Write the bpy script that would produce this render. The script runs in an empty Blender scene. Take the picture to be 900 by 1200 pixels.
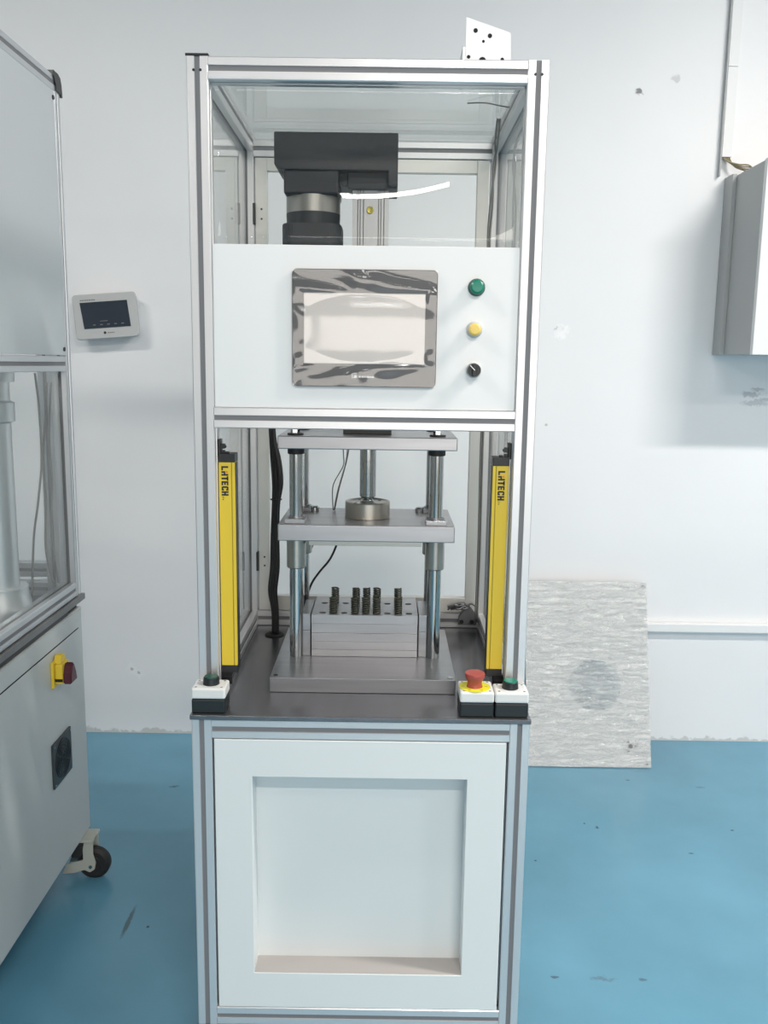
import bpy, bmesh, math, random
from mathutils import Vector, Matrix
random.seed(4)
S = bpy.context.scene
COL = S.collection
PI = math.pi

# ------------------------------------------------------------------ camera
F, PITCH, YAW, ROLL = 1040.0, .165, -.0016, .0137
CAM = Vector((.043, -1.718, 1.5))
fw = Vector((math.sin(YAW)*math.cos(PITCH), math.cos(YAW)*math.cos(PITCH), -math.sin(PITCH)))
rt = Vector((math.cos(YAW), -math.sin(YAW), 0)); dn = fw.cross(rt)
r2 = rt*math.cos(ROLL) - dn*math.sin(ROLL); d2 = rt*math.sin(ROLL) + dn*math.cos(ROLL)
cd = bpy.data.cameras.new('camera'); cam = bpy.data.objects.new('camera', cd); COL.objects.link(cam)
M4 = Matrix((r2, -d2, -fw)).transposed().to_4x4(); M4.translation = CAM
cam.matrix_world = M4
cd.sensor_fit = 'VERTICAL'; cd.sensor_height = 36; cd.sensor_width = 27; cd.lens = F/1200*36
cd.clip_start = .05; cd.clip_end = 100
S.camera = cam

# ------------------------------------------------------------------ world, exposure
S.view_settings.view_transform = 'Standard'; S.view_settings.look = 'None'
S.view_settings.gamma = 1; S.view_settings.use_curve_mapping = False
S.view_settings.exposure = -0.68
W = bpy.data.worlds.new('world'); S.world = W; W.use_nodes = True
W.node_tree.nodes['Background'].inputs[0].default_value = (.85, .92, 1, 1)
W.node_tree.nodes['Background'].inputs[1].default_value = 1.0

# ------------------------------------------------------------------ lights (ceiling tubes and daylight from windows behind)
def area(name, loc, rot, sx, sy, power, color=(1, 1, 1)):
    l = bpy.data.lights.new(name, 'AREA'); l.shape = 'RECTANGLE'; l.size = sx; l.size_y = sy
    l.energy = power; l.color = color
    o = bpy.data.objects.new(name, l); o.location = loc; o.rotation_euler = rot; COL.objects.link(o); return o
CEIL = 3.55
TUBES = [(.1, -7.7, .12, 22), (-2.1, -.7, 0, 82), (2.3, -.5, 0, 175), (.8, -3.0, 0, 135), (-1.6, -5.6, 0, 50), (3.5, -2.2, 0, 70)]
def tz(p): return 3.19 if p == 22 else CEIL-.11     # the far one hangs lower
for (x, y, a, p) in TUBES:
    area('tube_light', (x, y, tz(p)), (0, 0, a), 1.16, .24 if p == 22 else .14, p*(1.6 if p == 22 else 1), (1, .94, .88))
area('window_light', (1.7, -8.8, 1.6), (math.radians(90), 0, 0), 6.0, 2.1, 270, (1, .93, .86))

# ------------------------------------------------------------------ materials
MATS = {}
def mat(name, col=(.8, .8, .8), rough=.5, metal=0., spec=.5, bump=None, var=None, coat=0., emit=None):
    if name in MATS: return MATS[name]
    m = bpy.data.materials.new(name); m.use_nodes = True; nt = m.node_tree
    b = nt.nodes['Principled BSDF']
    b.inputs['Base Color'].default_value = (*col, 1); b.inputs['Roughness'].default_value = rough
    b.inputs['Metallic'].default_value = metal; b.inputs['Specular IOR Level'].default_value = spec
    b.inputs['Coat Weight'].default_value = coat
    if emit: b.inputs['Emission Color'].default_value = (*emit[0], 1); b.inputs['Emission Strength'].default_value = emit[1]
    if var or bump:
        tc = nt.nodes.new('ShaderNodeTexCoord'); mp = nt.nodes.new('ShaderNodeMapping')
        nt.links.new(tc.outputs['Object'], mp.inputs['Vector'])
        sc = (var or bump)[0]; mp.inputs['Scale'].default_value = sc
        n = nt.nodes.new('ShaderNodeTexNoise'); n.inputs['Scale'].default_value = 1; n.inputs['Detail'].default_value = 5
        nt.links.new(mp.outputs[0], n.inputs['Vector'])
        if var:
            r = nt.nodes.new('ShaderNodeMapRange'); r.inputs[1].default_value = .25; r.inputs[2].default_value = .75
            r.inputs[3].default_value = 1-var[1]; r.inputs[4].default_value = 1+var[1]
            nt.links.new(n.outputs[0], r.inputs[0])
            mx = nt.nodes.new('ShaderNodeVectorMath'); mx.operation = 'SCALE'; mx.inputs[0].default_value = col
            nt.links.new(r.outputs[0], mx.inputs['Scale']); nt.links.new(mx.outputs[0], b.inputs['Base Color'])
        if bump:
            bp = nt.nodes.new('ShaderNodeBump'); bp.inputs['Strength'].default_value = bump[1]; bp.inputs['Distance'].default_value = bump[2]
            nt.links.new(n.outputs[0], bp.inputs['Height']); nt.links.new(bp.outputs[0], b.inputs['Normal'])
    MATS[name] = m; return m
ALU = mat('anodised_aluminium', (.68, .675, .685), .33, .62)
ALUZ = mat('anodised_aluminium_dull', (.62, .64, .66), .38, .85)
SLOT = mat('slot_cover_strip', (.19, .19, .20), .5)
STEEL = mat('ground_steel', (.36, .36, .375), .30, .9, var=((3, 60, 60), .10), bump=((3, 60, 60), .1, .0004))
PLATE = mat('machined_plate', (.42, .415, .43), .34, .85, var=((5, 40, 40), .10))
BENCH = mat('brushed_dark_steel', (.19, .19, .205), .26, .8, var=((40, 3, 3), .12))
SHAFT = mat('hard_chrome', (.44, .455, .46), .14, 1.)
BUSH = mat('bushing_steel', (.38, .38, .36), .3, .9)
PUCK = mat('turned_steel', (.42, .40, .36), .33, .9)
WHITE = mat('white_powder_coat', (.80, .80, .80), .38)
CABW = mat('white_cabinet_paint', (.72, .75, .755), .35)
GREYW = mat('grey_white_sheet', (.57, .60, .62), .42)
GREYC = mat('grey_cabinet_paint', (.54, .565, .565), .45)
BLACK = mat('black_plastic', (.012, .013, .015), .4)
MOTOR = mat('black_anodised_housing', (.018, .020, .026), .5)
BAND = mat('satin_gear_ring', (.34, .33, .31), .35, .8, var=((40, 40, 2), .2))
RUB = mat('black_rubber', (.015, .015, .015), .6)
YEL = mat('safety_yellow', (.74, .53, .035), .42)
YELD = mat('safety_yellow_groove', (.40, .29, .02), .5)
INK = mat('black_ink', (.02, .018, .015), .5)
ORG = mat('orange_ink', (.75, .22, .02), .5)
BRASS = mat('brass_screw', (.62, .52, .12), .4, .6)
BOXW = mat('white_box_lid', (.72, .73, .72), .45)
BOXB = mat('black_box_base', (.010, .014, .016), .4)
GREEN = mat('green_lens', (.0, .20, .13), .3)
GREEND = mat('dark_green_cap', (.01, .075, .05), .35)
YLENS = mat('amber_lens', (.82, .58, .14), .35)
RED = mat('red_mushroom', (.36, .07, .055), .4)
DRED = mat('dark_red_handle', (.07, .008, .018), .4)
RYEL = mat('yellow_ring', (.78, .72, .02), .4)
SPR = mat('dark_spring_steel', (.075, .078, .06), .4, .6)
HOLE = mat('hole_shadow', (.01, .01, .01), .8)
LGREY = mat('light_grey_plastic', (.50, .51, .51), .45)
LCD = mat('dark_display', (.03, .04, .055), .2)
INKG = mat('grey_print', (.16, .16, .17), .5)
WHT = mat('white_print', (.8, .8, .8), .4)
TRUNK = mat('white_pvc', (.78, .79, .80), .5)
BOXG = mat('grey_wall_box', (.42, .43, .43), .5)
BOXF = mat('light_wall_box_door', (.74, .75, .75), .45)
WIRE = mat('tan_wire', (.32, .28, .18), .5)
GWIRE = mat('grey_wire', (.20, .19, .18), .5)
BWHITE = mat('bracket_white', (.85, .86, .87), .35)
DISP = mat('display_glass', (.64, .585, .55), .35)
BEZ = mat('bezel_black', (.055, .055, .06), .3)
CASTF = mat('beige_castor_fork', (.46, .47, .42), .5)
HING = mat('hinge_black', (.03, .03, .03), .5)
BRK = mat('grey_corner_bracket', (.17, .17, .18), .5, .6)

def thin(name, tint, refl, rough=.0, ior=1.49, milk=None):
    m = bpy.data.materials.new(name); m.use_nodes = True; nt = m.node_tree; nt.nodes.clear()
    out = nt.nodes.new('ShaderNodeOutputMaterial'); t = nt.nodes.new('ShaderNodeBsdfTransparent'); t.inputs[0].default_value = (*tint, 1)
    g = nt.nodes.new('ShaderNodeBsdfGlossy'); g.inputs['Roughness'].default_value = rough
    mx = nt.nodes.new('ShaderNodeMixShader')
    if refl is None:
        # Schlick's curve, the same from both sides of the sheet
        f0 = ((ior-1)/(ior+1))**2
        f = nt.nodes.new('ShaderNodeLayerWeight'); f.inputs[0].default_value = .5
        pw = nt.nodes.new('ShaderNodeMath'); pw.operation = 'POWER'; nt.links.new(f.outputs['Facing'], pw.inputs[0]); pw.inputs[1].default_value = 5
        ma = nt.nodes.new('ShaderNodeMath'); ma.operation = 'MULTIPLY_ADD'; nt.links.new(pw.outputs[0], ma.inputs[0]); ma.inputs[1].default_value = 1-f0; ma.inputs[2].default_value = f0
        nt.links.new(ma.outputs[0], mx.inputs[0])
    else: mx.inputs[0].default_value = refl
    base = t
    if milk:
        d = nt.nodes.new('ShaderNodeBsdfDiffuse'); d.inputs[0].default_value = (*milk[0], 1)
        m2 = nt.nodes.new('ShaderNodeMixShader'); m2.inputs[0].default_value = milk[1]
        nt.links.new(t.outputs[0], m2.inputs[1]); nt.links.new(d.outputs[0], m2.inputs[2]); base = m2
    nt.links.new(base.outputs[0], mx.inputs[1]); nt.links.new(g.outputs[0], mx.inputs[2]); nt.links.new(mx.outputs[0], out.inputs[0])
    MATS[name] = m; return m
ACRY = thin('clear_acrylic', (.985, .99, .985), None, 0, 1.45)
ACRYD = thin('door_acrylic', (.985, .99, .985), None, .2, 1.4)
ACRYS = thin('side_acrylic', (.965, .975, .97), None, 0, 1.5)
FILM = thin('protective_film', (.97, .97, .97), .08, .08)
def crinkle(m):
    nt = m.node_tree; tc = nt.nodes.new('ShaderNodeTexCoord'); mp = nt.nodes.new('ShaderNodeMapping'); mp.inputs['Scale'].default_value = (14, 1, 55); mp.inputs['Rotation'].default_value = (0, .16, 0)
    n = nt.nodes.new('ShaderNodeTexNoise'); n.inputs['Scale'].default_value = 1; n.inputs['Detail'].default_value = 7; n.inputs['Roughness'].default_value = .7; n.inputs['Distortion'].default_value = 1.2
    bp = nt.nodes.new('ShaderNodeBump'); bp.inputs['Strength'].default_value = 1; bp.inputs['Distance'].default_value = .010
    nt.links.new(tc.outputs['Object'], mp.inputs[0]); nt.links.new(mp.outputs[0], n.inputs['Vector']); nt.links.new(n.outputs[0], bp.inputs['Height'])
    for nd in nt.nodes:
        if nd.type in ('BSDF_GLOSSY', 'BSDF_DIFFUSE'): nt.links.new(bp.outputs[0], nd.inputs['Normal'])
        if nd.type == 'MIX_SHADER' and abs(nd.inputs[0].default_value-.38) < 1e-4:      # folds of the wrap are milkier
            mr = nt.nodes.new('ShaderNodeMapRange'); mr.inputs[1].default_value = .36; mr.inputs[2].default_value = .66
            mr.inputs[3].default_value = .22; mr.inputs[4].default_value = .66; nt.links.new(n.outputs[0], mr.inputs[0]); nt.links.new(mr.outputs[0], nd.inputs[0])
WRAP = thin('stretch_wrap', (.95, .95, .95), .24, .25, milk=((.84, .86, .86), .38))
crinkle(WRAP)
TOPG = thin('top_acrylic', (.90, .92, .92), None, .02, 1.5)

# wall and floor with their own marks
def marks_material(name, col, rough, spots, streak, base_chip=None, rs=1):
    m = bpy.data.materials.new(name); m.use_nodes = True; nt = m.node_tree; L = nt.links.new
    b = nt.nodes['Principled BSDF']; b.inputs['Roughness'].default_value = rough
    g = nt.nodes.new('ShaderNodeNewGeometry')
    n1 = nt.nodes.new('ShaderNodeTexNoise'); n1.inputs['Scale'].default_value = streak[0]; n1.inputs['Detail'].default_value = 6
    L(g.outputs['Position'], n1.inputs['Vector'])
    mr = nt.nodes.new('ShaderNodeMapRange'); mr.inputs[1].default_value = .3; mr.inputs[2].default_value = .7
    mr.inputs[3].default_value = 1-streak[1]; mr.inputs[4].default_value = 1+streak[1]; L(n1.outputs[0], mr.inputs[0])
    sc = nt.nodes.new('ShaderNodeVectorMath'); sc.operation = 'SCALE'; sc.inputs[0].default_value = col; L(mr.outputs[0], sc.inputs['Scale'])
    cur = sc.outputs[0]
    nz = nt.nodes.new('ShaderNodeTexNoise'); nz.inputs['Scale'].default_value = 70; nz.inputs['Detail'].default_value = 4
    L(g.outputs['Position'], nz.inputs['Vector'])
    off = nt.nodes.new('ShaderNodeVectorMath'); off.operation = 'SUBTRACT'; L(nz.outputs['Color'], off.inputs[0]); off.inputs[1].default_value = (.5, .5, .5)
    for (p, r, c, st, am) in spots:
        r = r*rs
        o2 = nt.nodes.new('ShaderNodeVectorMath'); o2.operation = 'SCALE'; L(off.outputs[0], o2.inputs[0]); o2.inputs['Scale'].default_value = r*am
        ad = nt.nodes.new('ShaderNodeVectorMath'); ad.operation = 'ADD'; L(g.outputs['Position'], ad.inputs[0]); L(o2.outputs[0], ad.inputs[1])
        sb = nt.nodes.new('ShaderNodeVectorMath'); sb.operation = 'SUBTRACT'; L(ad.outputs[0], sb.inputs[0]); sb.inputs[1].default_value = p
        ml = nt.nodes.new('ShaderNodeVectorMath'); ml.operation = 'MULTIPLY'; L(sb.outputs[0], ml.inputs[0]); ml.inputs[1].default_value = st
        ln = nt.nodes.new('ShaderNodeVectorMath'); ln.operation = 'LENGTH'; L(ml.outputs[0], ln.inputs[0])
        rr = nt.nodes.new('ShaderNodeMapRange'); rr.inputs[1].default_value = r*.6; rr.inputs[2].default_value = r*1.1
        rr.inputs[3].default_value = .9; rr.inputs[4].default_value = 0; L(ln.outputs['Value'], rr.inputs[0])
        mx = nt.nodes.new('ShaderNodeMix'); mx.data_type = 'RGBA'; L(rr.outputs[0], mx.inputs['Factor'])
        L(cur, mx.inputs['A']); mx.inputs['B'].default_value = (*c, 1); cur = mx.outputs['Result']
    if base_chip:
        sx = nt.nodes.new('ShaderNodeSeparateXYZ'); L(g.outputs['Position'], sx.inputs[0])
        nb = nt.nodes.new('ShaderNodeTexNoise'); nb.inputs['Scale'].default_value = 28; nb.inputs['Detail'].default_value = 6; L(g.outputs['Position'], nb.inputs['Vector'])
        ma = nt.nodes.new('ShaderNodeMath'); ma.operation = 'MULTIPLY_ADD'; L(nb.outputs[0], ma.inputs[0]); ma.inputs[1].default_value = -.085; L(sx.outputs['Z'], ma.inputs[2])
        rr = nt.nodes.new('ShaderNodeMapRange'); rr.inputs[1].default_value = -.034; rr.inputs[2].default_value = -.026; rr.inputs[3].default_value = .75; rr.inputs[4].default_value = 0
        L(ma.outputs[0], rr.inputs[0])
        mx = nt.nodes.new('ShaderNodeMix'); mx.data_type = 'RGBA'; L(rr.outputs[0], mx.inputs['Factor']); L(cur, mx.inputs['A']); mx.inputs['B'].default_value = (*base_chip, 1); cur = mx.outputs['Result']
    L(cur, b.inputs['Base Color'])
    nb2 = nt.nodes.new('ShaderNodeTexNoise'); nb2.inputs['Scale'].default_value = 5; nb2.inputs['Detail'].default_value = 3; L(g.outputs['Position'], nb2.inputs['Vector'])
    bp = nt.nodes.new('ShaderNodeBump'); bp.inputs['Strength'].default_value = .25; bp.inputs['Distance'].default_value = .01; L(nb2.outputs[0], bp.inputs['Height']); L(bp.outputs[0], b.inputs['Normal'])
    return m
WY = 1.71
dk = (.16, .16, .17); md = (.45, .46, .48); lt = (.95, .95, .95)
wspots = [((.942, WY, 2.488), .014, dk, (1, 1, 1), 2), ((.69, WY, 1.639), .016, (.25, .25, .27), (.7, 1, 1.3), 3),
          ((.70, WY, 1.63), .030, (.9, .9, .92), (1, 1, 1), 3),
          ((-.971, WY, .272), .022, (.85, .85, .87), (1, 1, 1), 3), ((-.943, WY, .255), .022, (.85, .85, .87), (1, 1, 1), 3),
          ((-.973, WY, .272), .008, md, (1, 1, 1), 2), ((-.945, WY, .258), .008, md, (1, 1, 1), 2),
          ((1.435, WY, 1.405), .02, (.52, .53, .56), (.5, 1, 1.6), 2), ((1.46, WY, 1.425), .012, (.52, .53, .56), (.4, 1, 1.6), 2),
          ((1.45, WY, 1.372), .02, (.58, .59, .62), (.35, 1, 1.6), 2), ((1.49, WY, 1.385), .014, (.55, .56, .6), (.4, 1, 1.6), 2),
          ((.657, WY, 1.278), .006, md, (1, 1, 1), 1), ((1.072, WY, 2.534), .014, (.6, .6, .62), (1, 1, 1), 3), ((-.69, WY, .5), .006, dk, (1, 1, 1), 2)]
WALL = marks_material('white_plaster', (.80, .81, .83), .55, wspots, (1.2, .025), (.52, .52, .50))
PLAIN = mat('plain_plaster', (.45, .45, .44), .7)
fd = (.02, .045, .07)
fspots = [((-.638, .47, 0), .010, (.05, .10, .13), (1, .10, 1), 1), ((.757, 1.004, 0), .012, fd, (1, 1, 1), 3), ((.72, 1.03, 0), .006, fd, (1, 1, 1), 2),
          ((.481, .274, 0), .008, (.06, .12, .17), (.5, 1, 1), 2), ((.60, .27, 0), .012, (.10, .20, .27), (.25, 1, 1), 4), ((.70, .268, 0), .008, (.07, .14, .2), (.5, 1, 1), 3),
          ((1.14, .55, 0), .007, fd, (.6, 1, 1), 2), ((1.017, .855, 0), .006, (.05, .1, .15), (.5, 1, 1), 2), ((1.2, 1.0, 0), .006, fd, (.6, 1, 1), 2),
          ((.95, 1.35, 0), .006, fd, (.6, 1, 1), 2), ((-.58, .45, 0), .006, fd, (1, 1, 1), 2), ((1.2, 1.3, 0), .010, (.1, .2, .3), (.4, 1, 1), 3), ((-.7, 1.25, 0), .014, (.06, .15, .2), (.6, 1, 1), 3),
          ((.52, .80, 0), .006, fd, (1, 1, 1), 2), ((1.05, .15, 0), .005, fd, (1, 1, 1), 2)]
FLOOR = marks_material('blue_epoxy_floor', (.12, .31, .43), .27, fspots, (2.2, .10), None, .75)

# ------------------------------------------------------------------ mesh helpers
class B:
    """collects shapes and links them as one mesh object"""
    def __init__(s): s.bm = bmesh.new(); s.mi = 0
    def _set(s, faces):
        for f in faces: f.material_index = s.mi
    def box(s, x0, x1, y0, y1, z0, z1, bev=0, seg=2):
        t = bmesh.new(); bmesh.ops.create_cube(t, size=1)
        for v in t.verts: v.co = Vector(((x0+x1)/2+v.co.x*(x1-x0), (y0+y1)/2+v.co.y*(y1-y0), (z0+z1)/2+v.co.z*(z1-z0)))
        if bev: bmesh.ops.bevel(t, geom=t.edges[:], offset=bev, segments=seg, affect='EDGES', profile=.5)
        return s._add(t)
    def _add(s, t, mtx=None, smooth=False):
        if mtx is not None: t.transform(mtx)
        for f in t.faces: f.material_index = s.mi; f.smooth = smooth
        me = bpy.data.meshes.new('tmp'); t.to_mesh(me); t.free(); s.bm.from_mesh(me); bpy.data.meshes.remove(me); return s
    def lathe(s, c, prof, ax='z', n=32, smooth=True):
        """prof: list of (radius, height) along the axis from c"""
        t = bmesh.new(); rings = []
        for r, h in prof:
            if r < 1e-6: rings.append([t.verts.new((0, 0, h))])
            else: rings.append([t.verts.new((r*math.cos(2*PI*i/n), r*math.sin(2*PI*i/n), h)) for i in range(n)])
        for a, b in zip(rings, rings[1:]):
            for i in range(n):
                j = (i+1) % n
                if len(a) == 1 and len(b) == 1: continue
                if len(a) == 1: t.faces.new((a[0], b[j], b[i]))
                elif len(b) == 1: t.faces.new((a[i], a[j], b[0]))
                else: t.faces.new((a[i], a[j], b[j], b[i]))
        for f in t.faces: f.smooth = smooth
        bmesh.ops.recalc_face_normals(t, faces=t.faces[:])
        if smooth:
            for e in t.edges:
                if len(e.link_faces) == 2 and e.calc_face_angle(0) > .6: e.smooth = False
        m = Matrix.Identity(4)
        if ax == 'y': m = Matrix.Rotation(PI/2, 4, 'X')      # height grows towards -y
        if ax == 'x': m = Matrix.Rotation(PI/2, 4, 'Y')
        m = Matrix.Translation(Vector(c)) @ m
        t.transform(m)
        for f in t.faces: f.material_index = s.mi
        me = bpy.data.meshes.new('tmp'); t.to_mesh(me); t.free(); s.bm.from_mesh(me); bpy.data.meshes.remove(me); return s
    def cyl(s, c, r, h, ax='z', n=24, ch=.0):
        p = [(0, 0), (r-ch, 0), (r, ch), (r, h-ch), (r-ch, h), (0, h)] if ch else [(0, 0), (r, 0), (r, h), (0, h)]
        return s.lathe(c, p, ax, n)
    def tube(s, pts, r, n=8, sub=6):
        P = [Vector(p) for p in pts]; Q = []
        for i in range(len(P)-1):
            p0 = P[max(i-1, 0)]; p1 = P[i]; p2 = P[i+1]; p3 = P[min(i+2, len(P)-1)]
            for k in range(sub):
                u = k/sub
                Q.append(.5*((2*p1)+(-p0+p2)*u+(2*p0-5*p1+4*p2-p3)*u*u+(-p0+3*p1-3*p2+p3)*u**3))
        Q.append(P[-1]); t = bmesh.new(); rings = []; nrm = None
        for i, q in enumerate(Q):
            d = (Q[min(i+1, len(Q)-1)]-Q[max(i-1, 0)]).normalized()
            if nrm is None: nrm = d.orthogonal().normalized()
            nrm = (nrm-d*nrm.dot(d)).normalized(); b = d.cross(nrm)
            rings.append([t.verts.new(q+r*(nrm*math.cos(2*PI*k/n)+b*math.sin(2*PI*k/n))) for k in range(n)])
        for a, b in zip(rings, rings[1:]):
            for k in range(n): t.faces.new((a[k], a[(k+1) % n], b[(k+1) % n], b[k]))
        t.faces.new(rings[0][::-1]); t.faces.new(rings[-1])
        return s._add(t, None, True)
    def prism(s, poly, a0, a1, ax='y', bev=0):
        """poly in the plane across ax, extruded from a0 to a1"""
        t = bmesh.new()
        def P(u, v, a): return {'y': (u, a, v), 'x': (a, u, v), 'z': (u, v, a)}[ax]
        A = [t.verts.new(P(u, v, a0)) for u, v in poly]; Bv = [t.verts.new(P(u, v, a1)) for u, v in poly]
        t.faces.new(A); t.faces.new(Bv[::-1]); n = len(poly)
        for i in range(n): t.faces.new((A[i], Bv[i], Bv[(i+1) % n], A[(i+1) % n]))
        bmesh.ops.recalc_face_normals(t, faces=t.faces[:])
        if bev: bmesh.ops.bevel(t, geom=t.edges[:], offset=bev, segments=2, affect='EDGES')
        return s._add(t)
    def build(s, name, mats, parent=None, label=None):
        me = bpy.data.meshes.new(name); s.bm.to_mesh(me); s.bm.free()
        for m in (mats if isinstance(mats, (list, tuple)) else [mats]): me.materials.append(m)
        o = bpy.data.objects.new(name, me); COL.objects.link(o)
        if parent is not None:
            o.parent = parent; o.matrix_parent_inverse = Matrix.Identity(4)
            w = world_of(parent); o.matrix_basis = w.inverted()
        if label: o['label'] = label
        return o
def world_of(o):
    m = o.matrix_basis.copy()
    while o.parent is not None: o = o.parent; m = o.matrix_basis @ m
    return m
def empty(name, loc, label, cat, group=None):
    o = bpy.data.objects.new(name, None); COL.objects.link(o); o.location = loc; o.empty_display_size = .05
    o['label'] = label; o['category'] = cat
    if group: o['group'] = group
    return o
def tag(o, label, cat, group=None):
    o['label'] = label; o['category'] = cat
    if group: o['group'] = group
    return o
def structure(o): o['kind'] = 'structure'; return o

def profile(b, axis, lo, hi, c, w=.04, slots='all'):
    """T-slot bar: axis x/y/z from lo to hi, centre c in the two other axes (order xyz without axis); materials [alu, strip]"""
    h = w/2; s = .0052; d = .0022; c3 = .0018
    side = [(-h+c3, -h), (-s, -h), (-s+.0006, -h+d), (s-.0006, -h+d), (s, -h), (h-c3, -h)]
    poly = []
    for k in range(4):
        ca, sa = round(math.cos(k*PI/2)), round(math.sin(k*PI/2))
        for (x, y) in side: poly.append((x*ca-y*sa, x*sa+y*ca))
    t = bmesh.new()
    def P(u, v, a):
        u += c[0]; v += c[1]
        return {'z': (u, v, a), 'x': (a, u, v), 'y': (u, a, v)}[axis]
    A = [t.verts.new(P(u, v, lo)) for u, v in poly]; Bv = [t.verts.new(P(u, v, hi)) for u, v in poly]
    n = len(poly); fs = []
    for i in range(n):
        f = t.faces.new((A[i], Bv[i], Bv[(i+1) % n], A[(i+1) % n])); f.material_index = 1 if i % 6 == 2 else 0
    t.faces.new(A); t.faces.new(Bv[::-1])
    bmesh.ops.recalc_face_normals(t, faces=t.faces[:])
    me = bpy.data.meshes.new('tmp'); t.to_mesh(me); t.free(); b.bm.from_mesh(me); bpy.data.meshes.remove(me)
    return b
def bar(name, axis, lo, hi, c, parent, w=.04, m=None): return profile(B(), axis, lo, hi, c, w).build(name, [m or ALU, SLOT], parent)

# ------------------------------------------------------------------ room shell
structure(B().box(-4.2, 4.6, -9, WY+.2, -.12, 0).build('floor', FLOOR))
structure(B().box(-4.2, 4.6, WY, WY+.2, 0, CEIL).build('wall_back', WALL))
structure(B().box(-4.4, -4.2, -9, WY+.2, -.12, CEIL).build('wall_left', PLAIN))
structure(B().box(4.6, 4.8, -9, WY+.2, -.12, CEIL).build('wall_right', PLAIN))
structure(B().box(-4.4, 4.8, -9.2, -9, -.12, CEIL).build('wall_front', PLAIN))
structure(B().box(-4.4, 4.8, -9.2, WY+.2, CEIL, CEIL+.1).build('ceiling', PLAIN))
for (x, y, a, p) in TUBES:
    b = B(); b.box(-.62, .62, -.08, .08, .05, .11, .004); b.box(-.62, .62, -.05, .05, .02, .05)
    if p == 22: b.cyl((-.5, 0, .11), .006, CEIL-tz(p)-.11); b.cyl((.5, 0, .11), .006, CEIL-tz(p)-.11)
    o = b.build('trim_1', WHITE); o.location = (x, y, tz(p)); o.rotation_euler.z = a; structure(o)

# ------------------------------------------------------------------ main press machine
T = .814                                   # bench top height
mc = empty('press_machine', (0, .25, 0), 'tall narrow aluminium framed press machine with white cabinet door and touch screen', 'machine')
PX = .31
for sx in (-1, 1):
    bar('post', 'z', T, 2.046, (sx*PX, .02), mc)
    bar('post', 'z', T, 2.046, (sx*PX, .57), mc)
    for d in (-.0062, .0062): B().cyl((sx*PX+d, .0005, 2.022), .0026, .0012, 'y', 10).build('connector_screw', BLACK, mc)
    bar('side_beam', 'y', .04, .55, (sx*PX, 2.026), mc)
    bar('side_beam', 'y', .04, .55, (sx*PX, T+.02), mc)
    B().box(sx*PX-.002, sx*PX+.002, .041, .549, T+.040, 2.0055).build('side_pane', ACRYS, mc)
B().box(-.331, -.289, -.001, .041, 2.0462, 2.0505, .001).build('post_cap', BLACK, mc)
bar('front_beam', 'x', -.29, .29, (.02, 2.026), mc)
bar('front_beam', 'x', -.29, .29, (.02, 1.394), mc)
bar('back_beam', 'x', -.29, .29, (.57, 2.013), mc)
bar('back_beam', 'x', -.29, .29, (.57, T+.02), mc)
B().box(-.30, .30, .040, .575, 2.0335, 2.0375).build('top_pane', TOPG, mc)
# bowed front pane above the control panel
def grid_sheet(nx, ny, fn, name, m, parent, label=None):
    vs = []; fs = []
    for j in range(ny+1):
        for i in range(nx+1): vs.append(fn(i/nx, j/ny))
    for j in range(ny):
        for i in range(nx): a = j*(nx+1)+i; fs.append((a, a+1, a+nx+2, a+nx+1))
    me = bpy.data.meshes.new(name); me.from_pydata(vs, [], fs); me.materials.append(m)
    for p in me.polygons: p.use_smooth = True
    o = bpy.data.objects.new(name, me); COL.objects.link(o)
    if parent is not None: o.parent = parent; o.matrix_basis = world_of(parent).inverted()
    if label: o['label'] = label
    return o
def pane_fn(u, v):
    x = -.289+.578*u; z = 1.722+.283*v
    return (x, .016-.30*x*x*(z-1.86), z)
fp = grid_sheet(40, 20, pane_fn, 'front_pane', ACRY, mc, 'slightly bowed clear front pane')
so = fp.modifiers.new('thick', 'SOLIDIFY'); so.thickness = .003
# control panel
b = B(); b.box(-.2885, .2885, .004, .010, 1.4145, 1.7185, .0008); b.build('control_panel', WHITE, mc)
# touch screen
def rrect(x0, x1, z0, z1, r, n=6):
    P = []
    for (cx, cz, a) in ((x1-r, z1-r, 0), (x0+r, z1-r, PI/2), (x0+r, z0+r, PI), (x1-r, z0+r, 1.5*PI)):
        for k in range(n+1): P.append((cx+r*math.cos(a+k*PI/2/n), cz+r*math.sin(a+k*PI/2/n)))
    return P
ts = B().prism(rrect(-.1385, .1355, 1.4565, 1.675, .009), -.003, .0045, 'y', .0008).build('touch_screen', BEZ, mc, 'black framed touch screen under crumpled clear film')
B().box(-.116, .113, -.0045, -.0025, 1.5, 1.631, .0006).build('display', DISP, ts)
def film_fn(u, v):
    x = -.137+.271*u; z = 1.458+.2155*v
    cx, cz = (x+.0015)/.115, (z-1.5655)/.066
    e = max(abs(cx), abs(cz)); y = -.0062
    inside = 1/(1+math.exp((e-1.0)*26))
    y += inside*(-.0016+.0042*(min(1, cx*cx)*.5+.8*min(1, cz*cz)))
    out = 1-inside
    rim = min((x+.137)/.02, (.134-x)/.02, (z-1.458)/.02, (1.6735-z)/.02, 1)
    w = .0011*math.sin(30*x+5*math.sin(27*z)+1)+.00040*math.sin(70*x+50*z+2*math.sin(40*x))
    w += .0004*math.sin(60*z+25*x)*math.cos(35*x)
    y += out*w*(.35+.65*max(0, rim)) + .00004*math.sin(90*x+35*z)*inside
    return (x, min(y, -.0048) if inside > .3 else min(y, -.0036), z)
grid_sheet(110, 90, film_fn, 'protective_film', FILM, ts, 'crumpled clear protective film')
b = B()   # small maker's mark and print below the display
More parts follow.
